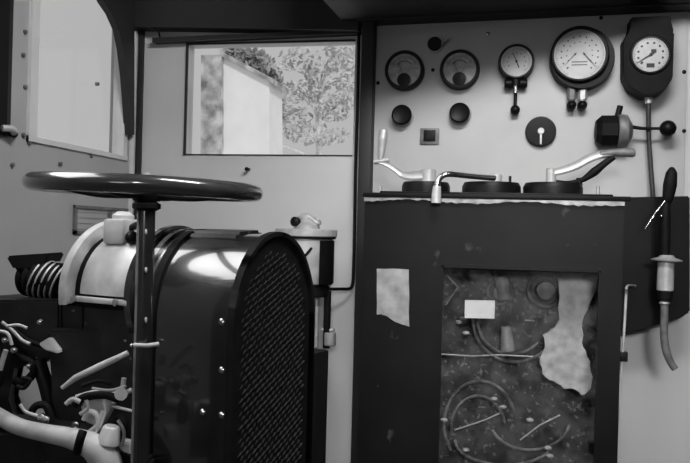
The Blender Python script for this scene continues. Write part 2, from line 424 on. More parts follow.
# small pressure gauge with cock below
dp = .035; c = at(516.5, 61, dp); k = mpp(c); r = 17.5*k
t = thing('pressure_gauge', 'small round gauge with white dial and single needle, cock and ball beneath', 'gauge', c-Vector((0, 0, 48*k)))
obj('case', case(c, r, dp, 2.6*k), M['black'], t)
y = PY-dp+.0065; rd = r-2.6*k
mb = MB(); mb.lathe((c.x, y, c.z), NY, [(rd, 0), (0, .0006)], 40); mb.mi = 1
dialmarks(c, rd*.9, -135, 135, 30, .0008, .004, y-.0006, mb); dialmarks(c, rd*.62, -120, 120, 8, .0025, .003, y-.0006, mb, 99)
obj('dial', mb, [M['dial'], M['ink_grey']], t)
obj('needle', needle(c, -22, rd*.8, rd*.45, .0022, y-.002), M['ink'], t)
obj('glass', MB().lathe((c.x, y-.005, c.z), NY, [(rd, 0), (rd*.6, .001), (0, .0015)], 40), M['dial_glass'], t)
def gz(v): return c.z-v*k
cy = PY-.02
b = MB().cyl((c.x, cy, gz(17)), (c.x, cy, gz(24)), 5*k, bev=.001)
for s in (-1, 1): b.cyl((c.x+s*3*k, cy, gz(21)), (c.x+s*11*k, cy, gz(21)), 5*k, bev=.003)
obj('cock_body', b, M['black'], t)
obj('cock_stem', MB().cyl((c.x, cy-.006, gz(31)), (c.x, cy-.006, gz(20)), 2.2*k), M['chrome'], t)
obj('outlet_pipe', MB().cyl((c.x, cy, gz(44)), (c.x, cy, gz(24)), 1.7*k), M['black'], t)
obj('ball_knob', MB().ball((c.x, cy, gz(47)), 4.8*k), M['black'], t)

# big duplex gauge
dp = .05; c = at(580, 53.5, dp); k = mpp(P(580, 54, PY-dp)); r = 29*k
t = thing('duplex_gauge', 'largest round gauge, white dial with two needles, above two pipe unions', 'gauge', c-Vector((0, 0, 55*k)))
cs = Vector((c.x+3*k, c.y, c.z-3*k))  # black case shifted right and down, standing in for the gauge's shadow
obj('case', case(cs, 31.5*k, dp-.012, 6*k), M['black'], t)
b = MB().lathe((c.x, PY-dp+.014, c.z), NY, [(28.2*k, -.03), (28.2*k, .011), (27*k, .014), (25.6*k, .014), (25*k, .010), (25*k, .004), (0, .004)], 48); obj('bezel', b, M['black'], t)
y = PY-dp+.0095; rd = 25.2*k
mb = MB(); mb.lathe((c.x, y, c.z), NY, [(rd, 0), (0, .0006)], 48); mb.mi = 1
dialmarks(c, rd*.94, -150, 150, 60, .0008, .004, y-.0006, mb); dialmarks(c, rd*.74, -140, 140, 14, .004, .0035, y-.0006, mb, 99)
dialmarks(c, rd*.52, -120, 120, 10, .003, .0028, y-.0006, mb, 99)
for dz in (.30, .42): 
    zz = c.z-rd*dz; mb.box((c.x-rd*.3, y-.001, zz-.0012), (c.x+rd*.3, y-.0006, zz+.0012))
obj('dial', mb, [M['dial'], M['ink_grey']], t)
for s, an in ((-1, 222), (1, 138)):
    cc = Vector((c.x+s*4.5*k, 0, c.z)); obj('needle', needle(cc, an, rd*.72, rd*.08, .0016, y-.002-.001*s), M['ink'], t)
obj('glass', MB().lathe((c.x, y-.006, c.z), NY, [(rd, 0), (rd*.6, .001), (0, .0015)], 48), M['dial_glass'], t)
for dx, mm in ((-6, 'hose'), (4.5, 'brass')):
    x = c.x+dx*k; yy = PY-.02
    o = obj('pipe_union', MB().cyl((x, yy, c.z-44*k), (x, yy, c.z-29*k), 4.6*k, seg=6).cyl((x, yy, c.z-48*k), (x, yy, c.z-44*k), 3*k), M[mm], t)
    obj('union_nut', MB().cyl((x, yy+.012, c.z-50*k), (x, yy-.012, c.z-50*k), 4.7*k, bev=.003).ball((x, yy-.01, c.z-50*k), 3.8*k), M['black'], o)

# speedometer box at the right
k = mpp(P(650, 55, -.08)); yf = -.075
def pf(x, y): return P(x, y, yf)
t = thing('speedometer', 'black box with tapered bottom holding a white round dial, at the top right', 'speedometer', P(650, 97, -.04))
pts = [pf(x, y) for x, y in ((631, 17), (671, 15.5), (672, 30), (674.5, 32), (673, 78), (664, 91), (652, 96), (644, 96), (630, 88), (624, 76), (624, 38), (631, 31))]
obj('case', MB().prism(pts, (0, abs(yf)+PY, 0), .003), M['black_matt'], t)
c = pf(650.5, 54.8); rd = 18*k
obj('bezel', MB().torus(Vector((c.x, yf-.001, c.z)), NY, 18.5*k, 1.5*k), M['black'], t)
y = yf-.001
mb = MB(); mb.lathe((c.x, y, c.z), NY, [(rd, 0), (0, .0006)], 48); mb.mi = 1
dialmarks(c, rd*.93, -150, 150, 50, .0008, .004, y-.0006, mb); dialmarks(c, rd*.72, -135, 135, 9, .005, .0045, y-.0006, mb, 99)
mb.box((c.x-rd*.2, y-.001, c.z-rd*.72), (c.x+rd*.22, y-.0006, c.z-rd*.48)).box((c.x+rd*.02, y-.001, c.z+rd*.1), (c.x+rd*.3, y-.0006, c.z+rd*.3))
obj('dial', mb, [M['dial'], M['ink']], t)
obj('needle', needle(c, 238, rd*.85, rd*.25, .0022, y-.003), M['ink'], t)
obj('glass', MB().lathe((c.x, y-.005, c.z), NY, [(rd, 0), (rd*.6, .001), (0, .0015)], 48), M['dial_glass'], t)
b = MB().tube([P(649, 92, -.05), P(648.5, 110, -.05), P(649, 140, -.045), P(651, 170, -.045), P(653.5, 205, -.05), P(654, 235, -.04)], .0055)
tag(obj('speedometer_cable', b, M['cable']), 'dark cable hanging straight down below the speedometer box', 'cable')
obj('cable_gland', MB().cyl(P(648.5, 104, -.05), P(649, 90, -.05), 3.6*k, bev=.001), M['brass'], t)

# toggle switch
c = at(434.5, 43.5, .02); k = mpp(c)
t = thing('toggle_switch', 'small dark toggle switch with bright lever between the two left meters', 'switch', c-Vector((0, 0, 7*k)))
obj('switch_body', MB().cyl(c, c+NY*.02, 7*k, bev=.002), M['black'], t)
obj('switch_lever', MB().tube([c+NY*.014+X*5*k, c+NY*.03+Vector((8*k, 0, -1*k)), c+NY*.035+Vector((14*k, 0, 5*k))], [.0022, .002, .003]), M['chrome'], t)
obj('lock_ring', MB().torus(c+NY*.01, NY, 7.2*k, 1*k), M['brass'], t)
# two warning lamps
for px, py, lb in ((401.5, 114.5, 'round black push button with bright side glint under the leftmost meter'), (459.5, 112.5, 'round black push button under the second meter, with glints on both sides')):
    c = at(px, py, .03); k = mpp(c); r = 10*k
    t = thing('push_button', lb, 'button', c-Vector((0, 0, r)), 'black push buttons under the meters')
    obj('button', MB().lathe(c, NY, [(0, 0), (r*.8, 0), (r*.8, .018), (r, .02), (r, .028), (r*.86, .031), (r*.6, .029), (0, .027)], 32), M['black'], t)
    obj('collar', MB().lathe(c, NY, [(r*1.12, 0), (r*1.12, .005), (r*.9, .009), (r*.82, .009)], 32), M['brass'], t)
# square socket plate
c = at(429.5, 136, .008); k = mpp(c)
t = thing('socket_plate', 'small square dark socket plate below the two black push buttons', 'socket', c-Vector((0, 0, 9*k)))
obj('plate', MB().box((c.x-9.5*k, PY-.006, c.z-8*k), (c.x+9.5*k, PY, c.z+8*k), .001), M['hose'], t)
obj('insert', MB().box((c.x-6*k, PY-.01, c.z-5*k), (c.x+6*k, PY-.004, c.z+6*k), .001).cyl((c.x, PY, c.z), (c.x, PY-.013, c.z), 3*k), M['black'], t)
# rotary switch
c = at(541, 131, .02); k = mpp(c); r = 15*k
t = thing('rotary_switch', 'flat round black rotary switch with pale pointer hanging down, right of centre', 'switch', c-Vector((0, 0, r)))
obj('disc', MB().lathe(c, NY, [(0, 0), (r, 0), (r, .012), (r*.93, .017), (r*.5, .018), (0, .018)], 40), M['black'], t)
obj('pointer', MB().cyl(c+NY*.017, c+NY*.024, 3.2*k, bev=.001).prism([c+NY*.019+Vector((-1*k, 0, 0)), c+NY*.019+Vector((1*k, 0, 0)), c+NY*.019+Vector((.8*k, 0, -13*k)), c+NY*.019+Vector((-.8*k, 0, -13*k))], (0, -.003, 0)), M['brass'], t)
obj('stud', MB().cyl(c+NY*.015+Vector((0, 0, -9*k)), c+NY*.019+Vector((0, 0, -9*k)), 1.2*k), M['black'], t)
# horn valve with side lever and ball
c = at(606, 131, .055); k = mpp(P(610, 131, -.06)); 
t = thing('valve_drum', 'dark hexagonal valve body with pale flange and ball lever, right of the rotary switch', 'valve', c-Vector((0, 0, 17*k)))
yy = PY-.035
cx, cz = P(610, 131, yy).x, P(610, 131, yy).z
b = MB().lathe((cx-14*k, yy, cz), X, [(0, 0), (11*k, 0), (16*k, 5*k), (16*k, 20*k), (13*k, 21*k), (0, 21*k)], 8, up=(0, .38, .92)); obj('drum', b, M['black_matt'], t, 25)
obj('flange', MB().lathe((cx+7*k, yy, cz), X, [(0, 0), (16*k, 0), (17*k, 2*k), (16*k, 9*k), (7*k, 14*k), (0, 14*k)], 32), M['hose'], t)
obj('top_stub', MB().cyl((cx+6*k, yy-.005, cz+12*k), (cx+9*k, yy-.005, cz+25*k), 3*k, bev=.001), M['black'], t)
l0 = Vector((cx+18*k, yy-.01, cz+2*k))
lv = obj('lever', MB().tube([l0-X*6*k+Z*-8*k, l0-X*2*k-Z*2*k, l0+Z*1.5*k, l0+X*12*k, l0+X*28*k], [2*k, 2.2*k, 2*k, 1.7*k, 1.5*k]), M['black'], t)
obj('ball_knob', MB().ball(l0+X*36*k, 8*k), M['black'], lv)

# ------------------------------------------------------------------ controller cabinet
YF = -.36; YK = -.03
cl, cr = P(364.5, 210, YF).x, P(624, 210, YF).x
ct = P(495, 199, YF).z
cab = thing('controller_cabinet', 'tall black control cabinet with a grimy glass door under the instrument panel', 'cabinet', ((cl+cr)/2, (YF+YK)/2, 0))
gl_, gr_ = P(441, 300, YF).x, P(600, 300, YF).x
gt = P(520, 268, YF).z; gb = .42
b = MB()
b.box((cl, YF, 0), (gl_, YF+.02, ct)).box((gr_, YF, 0), (cr, YF+.02, ct)).box((gl_, YF, gt), (gr_, YF+.02, ct)).box((gl_, YF, 0), (gr_, YF+.02, gb))
b.box((cl, YF+.02, 0), (cl+.015, YK, ct)).box((cr-.015, YF+.02, 0), (cr, YK, ct)).box((cl, YF+.02, ct-.015), (cr, YK, ct)).box((cl, YF+.02, 0), (cr, YK, .015)).box((cl, YK-.015, 0), (cr, YK, ct))
obj('body', b, M['cabinet'], cab, 0)
obj('backboard', MB().box((gl_-.03, YF+.16, gb-.1), (gr_+.03, YF+.17, gt+.03)), M['inner'], cab, 0)
dr = obj('glass_door', MB().box((gl_-.004, YF-.006, gb), (gl_+.004, YF+.0, gt)).box((gr_-.004, YF-.006, gb), (gr_+.004, YF, gt)).box((gl_, YF-.006, gt-.004), (gr_, YF, gt+.004)), M['cabinet'], cab)
obj('pane', MB().box((gl_, YF+.004, gb), (gr_, YF+.007, gt)), M['dirty_glass'], dr, 0)
# top: dark lip, bare worn edge
def cz_(x, y, Y=YF): return P(x, y, Y).z
obj('top_plate', MB().box((cl-.003, YF-.012, ct), (cr+.012, YK, ct+.009), .002).box((cl+.03, YF+.01, ct+.009), (cr-.02, YK-.01, ct+.014), .002), M['cabinet'], cab)
n = 60; up_, lo_ = [], []
for i in range(n+1):
    x = cl+(cr-cl)*i/n; up_.append(Vector((x, YF-.008, ct-.001))); lo_.append(Vector((x, YF-.008, ct-.006-.004*random.random()-.003*math.sin(i*.23+2))))
obj('worn_edge', MB().prism(up_+lo_[::-1], (0, .0085, 0)), M['edge'], cab, 0)
# reflected patch of light on the left front, built as a pale ragged sheet
def ragged(pts, n_, j_):
    o = []
    for A_, B_ in zip(pts, pts[1:]+pts[:1]):
        for q0 in range(n_): o.append(A_.lerp(B_, q0/n_)+Vector((random.uniform(-j_, j_), 0, random.uniform(-j_, j_))))
    return o
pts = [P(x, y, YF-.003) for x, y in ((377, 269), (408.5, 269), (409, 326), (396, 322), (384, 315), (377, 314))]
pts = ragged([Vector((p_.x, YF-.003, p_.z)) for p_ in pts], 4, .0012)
obj('reflection_patch', MB().prism(pts, (0, .003, 0)), M['plate'], cab, 0)
# drum contact discs standing on the top
DY = -.22
for i, (x0, x1, y0) in enumerate(((402, 450, 182.5), (462, 521, 183), (523, 583, 183.5))):
    a, c = P(x0, 190, DY), P(x1, 190, DY); r = (c.x-a.x)/2; h = P((x0+x1)/2, y0, DY).z
    m_ = Vector(((a.x+c.x)/2, DY, ct+.006))
    b = MB().lathe(m_, Z, [(0, 0), (r, 0), (r, (h-m_.z)*.75), (r*.93, (h-m_.z)), (0, (h-m_.z))], 40)
    obj('drum_cap', b, M['cabinet'], cab)
for x in (380, 480, 598):
    p = P(x, 189, DY-.05); obj('stud', MB().cyl((p.x, DY-.05, ct+.008), (p.x, DY-.05, p.z+.006), .004), M['brass'], cab)
# door contents: glass reflections built as contactors, cable loops, shield; and a card
YI = YF+.15
def pi_(x, y, d=0): return P(x, y, YI-d)
for (x, y, R_) in ((545, 290, 22), (500, 292, 16)):
    c = pi_(x, y, 0); k = mpp(c); b = MB()
    for q_ in range(14):
        a = 2*PI*q_/14; u = Vector((math.cos(a), 0, math.sin(a))); b.cyl(c+u*R_*k+Vector((0, 0, 0)), c+u*R_*k+NY*.012, .0045, seg=8)
    b.torus(c+NY*.004, NY, R_*.75*k, 2*k, 32, 8).lathe(c, NY, [(R_*.45*k, 0), (R_*.4*k, .03), (0, .032)], 20)
    obj('contactor_reflection', b, M['reflected_part'], cab)
obj('coil_reflection', MB().cyl(pi_(501, 275, .03), pi_(505, 300, .03), .016, .014, bev=.003), M['plate'], cab)
obj('coil_reflection', MB().cyl(pi_(506, 326, .03), pi_(508, 352, .03), .012, .016, bev=.003), M['plate'], cab)
def arc(cx, cy, rx, ry, a0, a1, n=9): return [pi_(cx+rx*math.cos(math.radians(a0+(a1-a0)*i/n)), cy-ry*math.sin(math.radians(a0+(a1-a0)*i/n)), .03+.012*math.sin(i)) for i in range(n+1)]
for a_ in ((515, 320, 42, 42, 150, 330), (512, 322, 34, 32, 170, 320), (480, 425, 36, 44, 20, 215), (478, 428, 27, 32, 10, 190), (530, 420, 40, 30, 200, 350), (505, 440, 50, 25, 180, 330)):
    obj('cable', MB().tube(arc(*a_), .0036), M['reflected_part'], cab)
for pp in (((447, 275), (458, 287), (446, 305)), ((440, 354), (470, 356), (500, 355), (540, 357)), ((455, 430), (485, 420), (500, 413)), ((525, 320), (535, 321)), ((520, 440), (540, 425), (560, 415))):
    obj('link_rod', MB().tube([pi_(x, y, .04) for x, y in pp], .0018, smooth=False), M['brass'], cab)
for (x, y) in ((444, 420), (494, 399), (503, 407), (466, 450), (548, 448), (550, 456), (463, 318), (466, 333), (459, 322), (530, 420)):
    obj('terminal_glint', MB().ball(pi_(x, y, .045), .0062, (1.3, 1, .8)), M['pale_metal'], cab)
pts = [pi_(x, y, .05) for x, y in ((561, 276), (575, 273), (597, 272), (596, 285), (591, 300), (582, 320), (580, 342), (586, 358), (590, 372), (591, 392), (580, 402), (568, 390), (560, 394), (547, 382), (541, 365), (543, 347), (552, 335), (556, 325), (560, 305))]
pts = [pi_(x, y, .05) for x, y in ((557, 272), (575, 270), (598, 270), (597, 290), (589, 305), (583, 320), (582, 342), (588, 356), (592, 372), (591, 388), (582, 396), (572, 388), (564, 388), (553, 382), (543, 374), (539, 360), (545, 347), (543, 335), (552, 330), (559, 320), (559, 300))]
pts = ragged(pts, 3, .0022)
obj('reflection_shape', MB().prism(pts, (0, .012, 0)), M['glint_shape'], cab)
obj('label_card', MB().prism([P(x, y, YF+.012) for x, y in ((465, 300), (495, 300.5), (494.5, 318.5), (464.5, 318))], (0, -.0015, 0)), M['card'], cab, 0)

# handles standing on the cabinet top
HY = -.22
k = mpp(P(430, 180, HY))
t = thing('crank_handle', 'pale cranked handle with upright grip, leftmost on the cabinet top', 'handle', P(431, 187, HY))
def h(x, y, d=0): return P(x, y, HY-d)
obj('grip', MB().tube([h(380.5, 160), h(381.5, 152), h(382.5, 140), h(383.5, 131), h(383.5, 128.5)], [.006, .0085, .011, .010, .005], smooth=True), M['brass'], t)
obj('grip_collar', MB().cyl(h(374, 162), h(389, 160), .006), M['brass'], t)
obj('arm', MB().tube([h(379, 162), h(388, 165), h(397, 171), h(403, 175), h(412, 176), h(425, 175)], [.006, .008, .008, .010, .014, .016], flat=.5), M['brass'], t)
obj('hub', MB().cyl(h(428, 186), h(429, 169), 8*k, 7*k, bev=.002), M['pale_metal'], t)

t = thing('release_handle', 'bright bent bar handle with thick end hooked over the cabinet front edge', 'handle', P(437, 203, YF-.03))
def h2(x, y): return P(x, y, YF-.03 if x < 450 else YF-.03+(x-450)/45*.14)
obj('bar', MB().tube([h2(437, 192), h2(437.5, 184), h2(440, 178), h2(446, 174.5), h2(455, 174.5), h2(475, 176.5), h2(494, 178)], [.0075, .0065, .006, .006, .006, .006, .0065]), M['chrome'], t)
obj('grip', MB().tube([h2(436, 203), h2(436.3, 196), h2(437, 186)], [.0105, .0105, .008]), M['pale_metal'], t)
p = P(496, 183, -.22)
obj('hub', MB().cyl((p.x, -.22, ct+.01), (p.x, -.22, P(496, 173.5, -.22).z), .013, bev=.003), M['pale_metal'], t)
obj('guide_pin', MB().cyl((P(510, 183, -.22).x, -.22, ct), (P(510, 183, -.22).x, -.22, P(510, 176, -.22).z), .003), M['black'], t)

t = thing('brake_handle', 'long curved brake handle rising to the right on the cabinet top', 'handle', P(554, 187, HY))
obj('arm', MB().tube([h(552, 172), h(560, 171), h(575, 166), h(590, 158), h(603, 154), h(612, 153)], [.010, .011, .012, .012, .010, .009], flat=.55), M['brass'], t)
obj('under_web', MB().tube([h(556, 182), h(568, 183), h(582, 180), h(594, 172), h(604, 164), h(614, 157)], [.005, .005, .006, .010, .008, .006]), M['black_matt'], t)
obj('grip', MB().tube([h(600, 155), h(612, 153), h(624, 152.5), h(633, 153), h(635, 153)], [.008, .009, .0095, .0095, .006]), M['hose'], t)
obj('hub', MB().cyl(h(551, 186), h(551, 168), 5*k, 4.6*k, bev=.002), M['pale_metal'], t)
obj('latch', MB().cyl(h(580, 186), h(579, 178), .006), M['black'], t)

# ------------------------------------------------------------------ things right of the cabinet
yb_ = -.11
pts = [P(x, y, yb_) for x, y in ((588, 197), (690, 196), (690, 312), (681, 318), (660, 324), (640, 331), (588, 331))]
pts = [Vector((max(p_.x, cr+.014), p_.y, p_.z)) for p_ in pts]
b = MB().prism(pts, (0, .094, 0), .003)
tag(obj('junction_box', b, M['cabinet']), 'black boxed housing on the wall right of the cabinet, below the panel', 'housing')
# slender rod beside the cabinet
t = thing('reach_rod', 'thin pale rod with hooked top running down beside the cabinet edge', 'rod', P(612, 463, YF-.01))
rp = lambda x, y: P(x, y, YF+.02)
obj('rod', MB().tube([P(635, 286, -.12), P(629, 285.5, -.2), rp(626.5, 288), rp(626, 296), rp(623.5, 340), rp(619, 400), rp(614.5, 470), rp(613, 500)], .0028), M['pale_metal'], t)
obj('clip', MB().box(rp(619.5, 361)+Vector((0, -.008, 0)), rp(627.5, 352)+Vector((0, .01, 0)), .001), M['black'], t)
# leaf-handled lever
ky = -.2
t = thing('leaf_lever', 'dark leaf shaped lever handle with thin bright rod at the far right', 'lever', P(664, 236, ky))
g_ = lambda x, y, d=0: P(x, y, ky-d)
obj('handle', MB().tube([g_(667, 204), g_(668, 198), g_(670, 185), g_(671.5, 173), g_(671.8, 167)], [.006, .012, .0145, .012, .003]), M['black_matt'], t)
obj('link_rod', MB().tube([g_(666, 200, .005), g_(656, 212, .005), g_(645, 229, .005)], .0022, smooth=False), M['chrome'], t)
obj('stem', MB().tube([g_(666, 203), g_(665, 225), g_(665, 262)], [.008, .012, .010]), M['black_matt'], t)
obj('stud', MB().ball(g_(661.5, 216, .014), .0035), M['chrome'], t)
# hanging valve tube and hose
t = thing('drop_valve', 'pale cylinder with a wide cap flange hanging above a curved hose', 'valve', P(665, 296, ky))
k = mpp(P(665, 260, ky))
c0 = P(666, 260, ky)
obj('cap_flange', MB().lathe(P(666.5, 262, ky), (0.03, 0, 1), [(0, 0), (14.5*k, 1*k), (15*k, 2.2*k), (8*k, 4.5*k), (6*k, 7*k), (0, 7*k)], 32), M['brass'], t)
obj('barrel', MB().cyl(P(665, 291, ky), P(666, 261, ky), 8*k, bev=.002), M['pale_metal'], t)
obj('bracket', MB().cyl(P(666, 275, ky), P(666, 275, ky)+Vector((0, .0895, 0)), .006), M['black_matt'], t)
obj('ferrule', MB().cyl(P(664.5, 300, ky), P(665, 290, ky), 7*k, 7.6*k, bev=.002), M['black_matt'], t)
b = MB().tube([P(664.5, 298, ky), P(664.5, 315, ky), P(664, 335, ky), P(666, 350, ky), P(670, 361, ky), P(675, 369, ky)], [.0085, .0085, .0085, .0085, .008, .0075])
hs = obj('hose', b, M['hose'], t)
obj('collar', MB().torus(P(664.5, 303, ky), Z, .0085, .003, 24, 8), M['brass'], hs)
# ------------------------------------------------------------------ engine unit
TH = YAW-math.radians(28)
ea = Vector((math.cos(TH), math.sin(TH), 0)); ev = Vector((-math.sin(TH), math.cos(TH), 0))
E0 = PD(232, 380, 1.10); W = .231
EO = Vector((E0.x, E0.y, 0))+ev*W/2           # under the centre of the grille
EM = Matrix(((ea.x, ev.x, 0, EO.x), (ea.y, ev.y, 0, EO.y), (0, 0, 1, 0), (0, 0, 0, 1)))
def em(): return MB(EM)
eng = thing('engine_unit', 'black generator set with arched mesh grille and pale cast drum in the left foreground', 'engine', EO-ea*.25)
ZT = .997; RA = W/2
def archpts(r, top, u, zb=.0, n=28):
    el = (top-(ZT-RA*1.25))      # slightly stilted arch
    s = ZT-RA*1.25
    p = [Vector((u, -r, zb))]
    p += [Vector((u, -r*math.cos(PI*i/n), s+el*math.sin(PI*i/n))) for i in range(n+1)]
    return p+[Vector((u, r, zb))]
# grille: frame rim, and pressed mesh face
out = archpts(RA, ZT, 0); inn = archpts(RA-.006, ZT-.007, 0)
b = em()
for A, B in zip(range(len(out)-1), range(1, len(out))):
    for uu in (0,):
        v4 = [out[A], out[B], inn[B], inn[A]]
        b.prism([x+Vector((0, 0, 0)) for x in v4], (-.012, 0, 0))
gf = obj('grille_frame', b, M['black_matt'], eng)
b = em().prism(archpts(RA-.006, ZT-.007, -.008), (-.004, 0, 0))
obj('grille_back', b, M['black_matt'], eng, 0)
# expanded-metal mesh: rows of small slanted louvres following the face
b = em()
s0 = ZT-RA*1.25
rows = 40
z = .99
i = 0
while z > .42:
    el = RA*1.25-.03
    yv = -RA+.026+(.006 if i % 2 else 0)
    while yv < RA-.026:
        zc = z+yv*.42
        hw = RA-.024 if zc < s0 else (RA-.024)*math.sqrt(max(0, 1-((zc-s0)/el)**2))
        if abs(yv) < hw-.004:
            q1 = random.uniform(.6, 1.15)
            c = Vector((-.007, yv, zc))
            b.prism([c+Vector((0, -.0036*q1, -.0034)), c+Vector((.004*q1, -.0026*q1, -.0004)), c+Vector((.004*q1, .0026*q1, .0032)), c+Vector((0, .0036*q1, .0026))], (-.0012, 0, -.0016))
        yv += .0122
    z -= .0098; i += 1
obj('grille_mesh', b, M['grille'], eng, 0)
# hood shell behind the grille
HL = .188
b = em().prism(archpts(RA-.003, ZT-.004, -.0121), (-(HL-.0121), 0, 0)); obj('hood', b, M['hoodm'], eng, 40)
# strap round the hood
def strap(u0, u1, gr):
    b = em(); o_ = archpts(RA+gr, ZT+gr, u0, .5); n_ = archpts(RA-.006, ZT-.008, u0, .5)
    for A, B in zip(range(len(o_)-1), range(1, len(o_))): b.prism([o_[A], o_[B], n_[B], n_[A]], (u1-u0, 0, 0))
    return b
obj('hood_strap', strap(-.162, -.148, .001), M['black_matt'], eng, 40)
obj('hood_strap', strap(-.186, -.176, .001), M['enamel'], eng, 40)
# raised long cover on the crown
b = em().prism([Vector((-.172, -.045+.0, ZT-.022)), Vector((-.172, -.03, ZT-.002)), Vector((-.172, .03, ZT+.002)), Vector((-.172, .05, ZT-.02))], (.12, 0, 0), .006)
obj('crown_cover', b, M['grime'], eng)
# rivets on the near side
for x, y in ((222, 322), (222, 370), (222, 415), (203, 412)):
    d_ = ray(x, y); o_ = CAM; nrm = -ev; p0 = EO-ev*(RA-.004); tt = (p0-o_).dot(nrm)/d_.dot(nrm); p = o_+d_*tt
    obj('bolt', MB().lathe(p-nrm*.001, nrm, [(.0052, 0), (.005, .003), (.003, .0048), (0, .005)], 12), M['chrome'], eng)
# cast drum left of the hood
dz = .888; dr_ = .111
U1 = -HL-.006
ax = Vector((-1, 0, 0))
b = em().lathe((U1, 0, dz), ax, [(0, 0), (dr_, 0), (dr_+.004, .004), (dr_+.004, .016), (dr_-.006, .018)], 56); obj('drum_flange', b, M['enamel'], eng)
b = em().lathe((U1-.016, 0, dz), ax, [(dr_-.008, 0), (dr_-.004, .02), (dr_-.006, .10), (dr_-.02, .125), (dr_-.04, .13)], 56, a0=-PI*.5, a1=PI*.5, up=(0, 0, 1)); obj('drum_cover', b, M['pale_metal'], eng)
b = em().lathe((U1-.010, 0, dz), ax, [(0, 0), (dr_-.012, 0), (dr_-.012, .15), (.05, .16), (0, .16)], 40); obj('drum_core', b, M['black_matt'], eng)
b = em().lathe((U1-.138, 0, dz), ax, [(dr_-.02, 0), (dr_+.008, 0), (dr_+.010, .004), (dr_+.010, .014), (dr_, .018), (dr_-.02, .018)], 56, a0=-PI*.55, a1=PI*.55, up=(0, 0, 1)); obj('end_ring', b, M['pipe'], eng)
b = em().box((U1-.13, -dr_-.006, dz-.012), (U1-.01, -dr_+.01, dz-.004), .002); obj('drum_ledge', b, M['pale_metal'], eng)
for u in (-.03, -.12):
    obj('bolt', em().lathe((U1+u, -dr_-.004, dz-.008), (0, -1, 0), [(.006, 0), (.006, .005), (0, .007)], 6), M['chrome'], eng)
# breather cap above drum
b = em().box((U1-.105, -.075, dz+dr_-.03), (U1-.06, -.03, dz+dr_+.012), .006).lathe((U1-.082, -.052, dz+dr_+.01), Z, [(.018, 0), (.018, .008), (.01, .014), (0, .015)], 20); obj('filler_cap', b, M['pale_metal'], eng)
b = em().tube([(U1-.06, -.055, dz+dr_-.002), (U1-.04, -.06, dz+dr_+.002), (U1-.018, -.065, dz+dr_-.008)], .006).ball((U1-.045, -.07, dz+dr_-.018), .011); obj('drain_tap', b, M['black'], eng)
# shaft bellows to the left, wedge cover over it
b = em(); bc = dz-.0; r0 = .033
pr = [(0, 0)]
for i in range(6): pr += [(r0*.72, .015*i), (r0, .015*i+.005), (r0, .015*i+.008), (r0*.72, .015*i+.0145)]
pr += [(0, .092)]
SB = Vector((U1-.196, -.070, dz+.012))
b.lathe(SB, (-1, 0, .05), pr, 32); obj('bellows', b, M['black_matt'], eng)
for i in range(5):
    obj('bellows_ring', em().torus(SB+Vector((-.006-.014*i, 0, .001*i)), (-.883, -.40, .38), r0*1.02, .0018, 36, 8), M['brass'], eng)
pts = [PD(x-2, y+2, 1.33) for x, y in ((7, 254), (53, 251), (44, 268), (15, 268))]
obj('funnel', MB().prism(pts, FWD*.07, .004), M['black_matt'], eng)
# crankcase and lower works
obj('crankcase', em().box((-HL-.14, -W/2+.015, .0), (-HL, W/2-.01, dz-.02), .008).box((-HL-.20, -.03, .55), (-HL-.13, W/2-.03, dz-.03), .01), M['grime'], eng)
obj('rear_casing', em().box((-.12, W/2-.012, 0), (-.012, W/2+.075, .79), .006), M['black_matt'], eng)
obj('end_casing', em().box((-HL-.36, -.105, dz-.09), (-HL-.12, .06, dz-.018), .012), M['grime'], eng)
# painted by sight lines at the near face of the machine
def e(x, y, d=1.2): return PD(x, y, d)
def rod(name, pts, r, m, d=1.18, par=eng, **kw): return obj(name, MB().tube([e(x, y, d) for x, y in pts], r, **kw), m, par)
rod('control_rod', [(62, 388), (75, 378), (100, 366), (128, 353)], [.003, .0045, .005, .004], M['pale_metal'], 1.10, smooth=False)
rod('fuel_pipe', [(74, 405), (85, 397), (105, 395), (120, 400)], .006, M['black_matt'], 1.12)
rod('fuel_pipe', [(76, 397), (95, 392), (112, 394), (124, 390)], .0032, M['brass'], 1.13)
rod('fuel_pipe', [(10, 326), (24, 338), (40, 345), (60, 350)], .0045, M['black_matt'], 1.26)
rod('fuel_pipe', [(2, 322), (12, 330), (22, 340), (30, 344)], .003, M['brass'], 1.25)
rod('fuel_pipe', [(84, 420), (88, 412), (96, 414), (98, 424), (90, 432)], .004, M['pale_metal'], 1.10)
rod('fuel_pipe', [(30, 415), (36, 406), (46, 406), (52, 420)], .006, M['black_matt'], 1.22)
rod('fuel_pipe', [(98, 430), (102, 418), (104, 411)], .0045, M['pale_metal'], 1.10)
rod('fuel_pipe', [(112, 406), (120, 408), (132, 411)], .0022, M['pale_metal'], 1.12)
b = MB().tube([e(116, 396, 1.10), e(132, 390, 1.10)], .0035).tube([e(121, 400, 1.10), e(124, 378, 1.10)], .0035).cyl(e(121, 394, 1.09), e(121, 394, 1.11), .009)
obj('valve_cross', b, M['pale_metal'], eng)
obj('rocker_block', MB().prism([e(x, y, 1.13) for x, y in ((80, 405), (92, 399), (113, 403), (108, 414), (100, 428), (84, 422))], FWD*.03, .003), M['pale_metal'], eng)
obj('rocker_block', MB().prism([e(x, y, 1.13) for x, y in ((92, 395), (112, 396), (112, 402), (95, 400))], FWD*.02, .002), M['brass'], eng)
obj('side_plate', MB().prism([e(x, y, 1.22) for x, y in ((38, 344), (48, 338), (59, 352), (58, 354), (44, 350))], FWD*.02, .002), M['pale_metal'], eng)
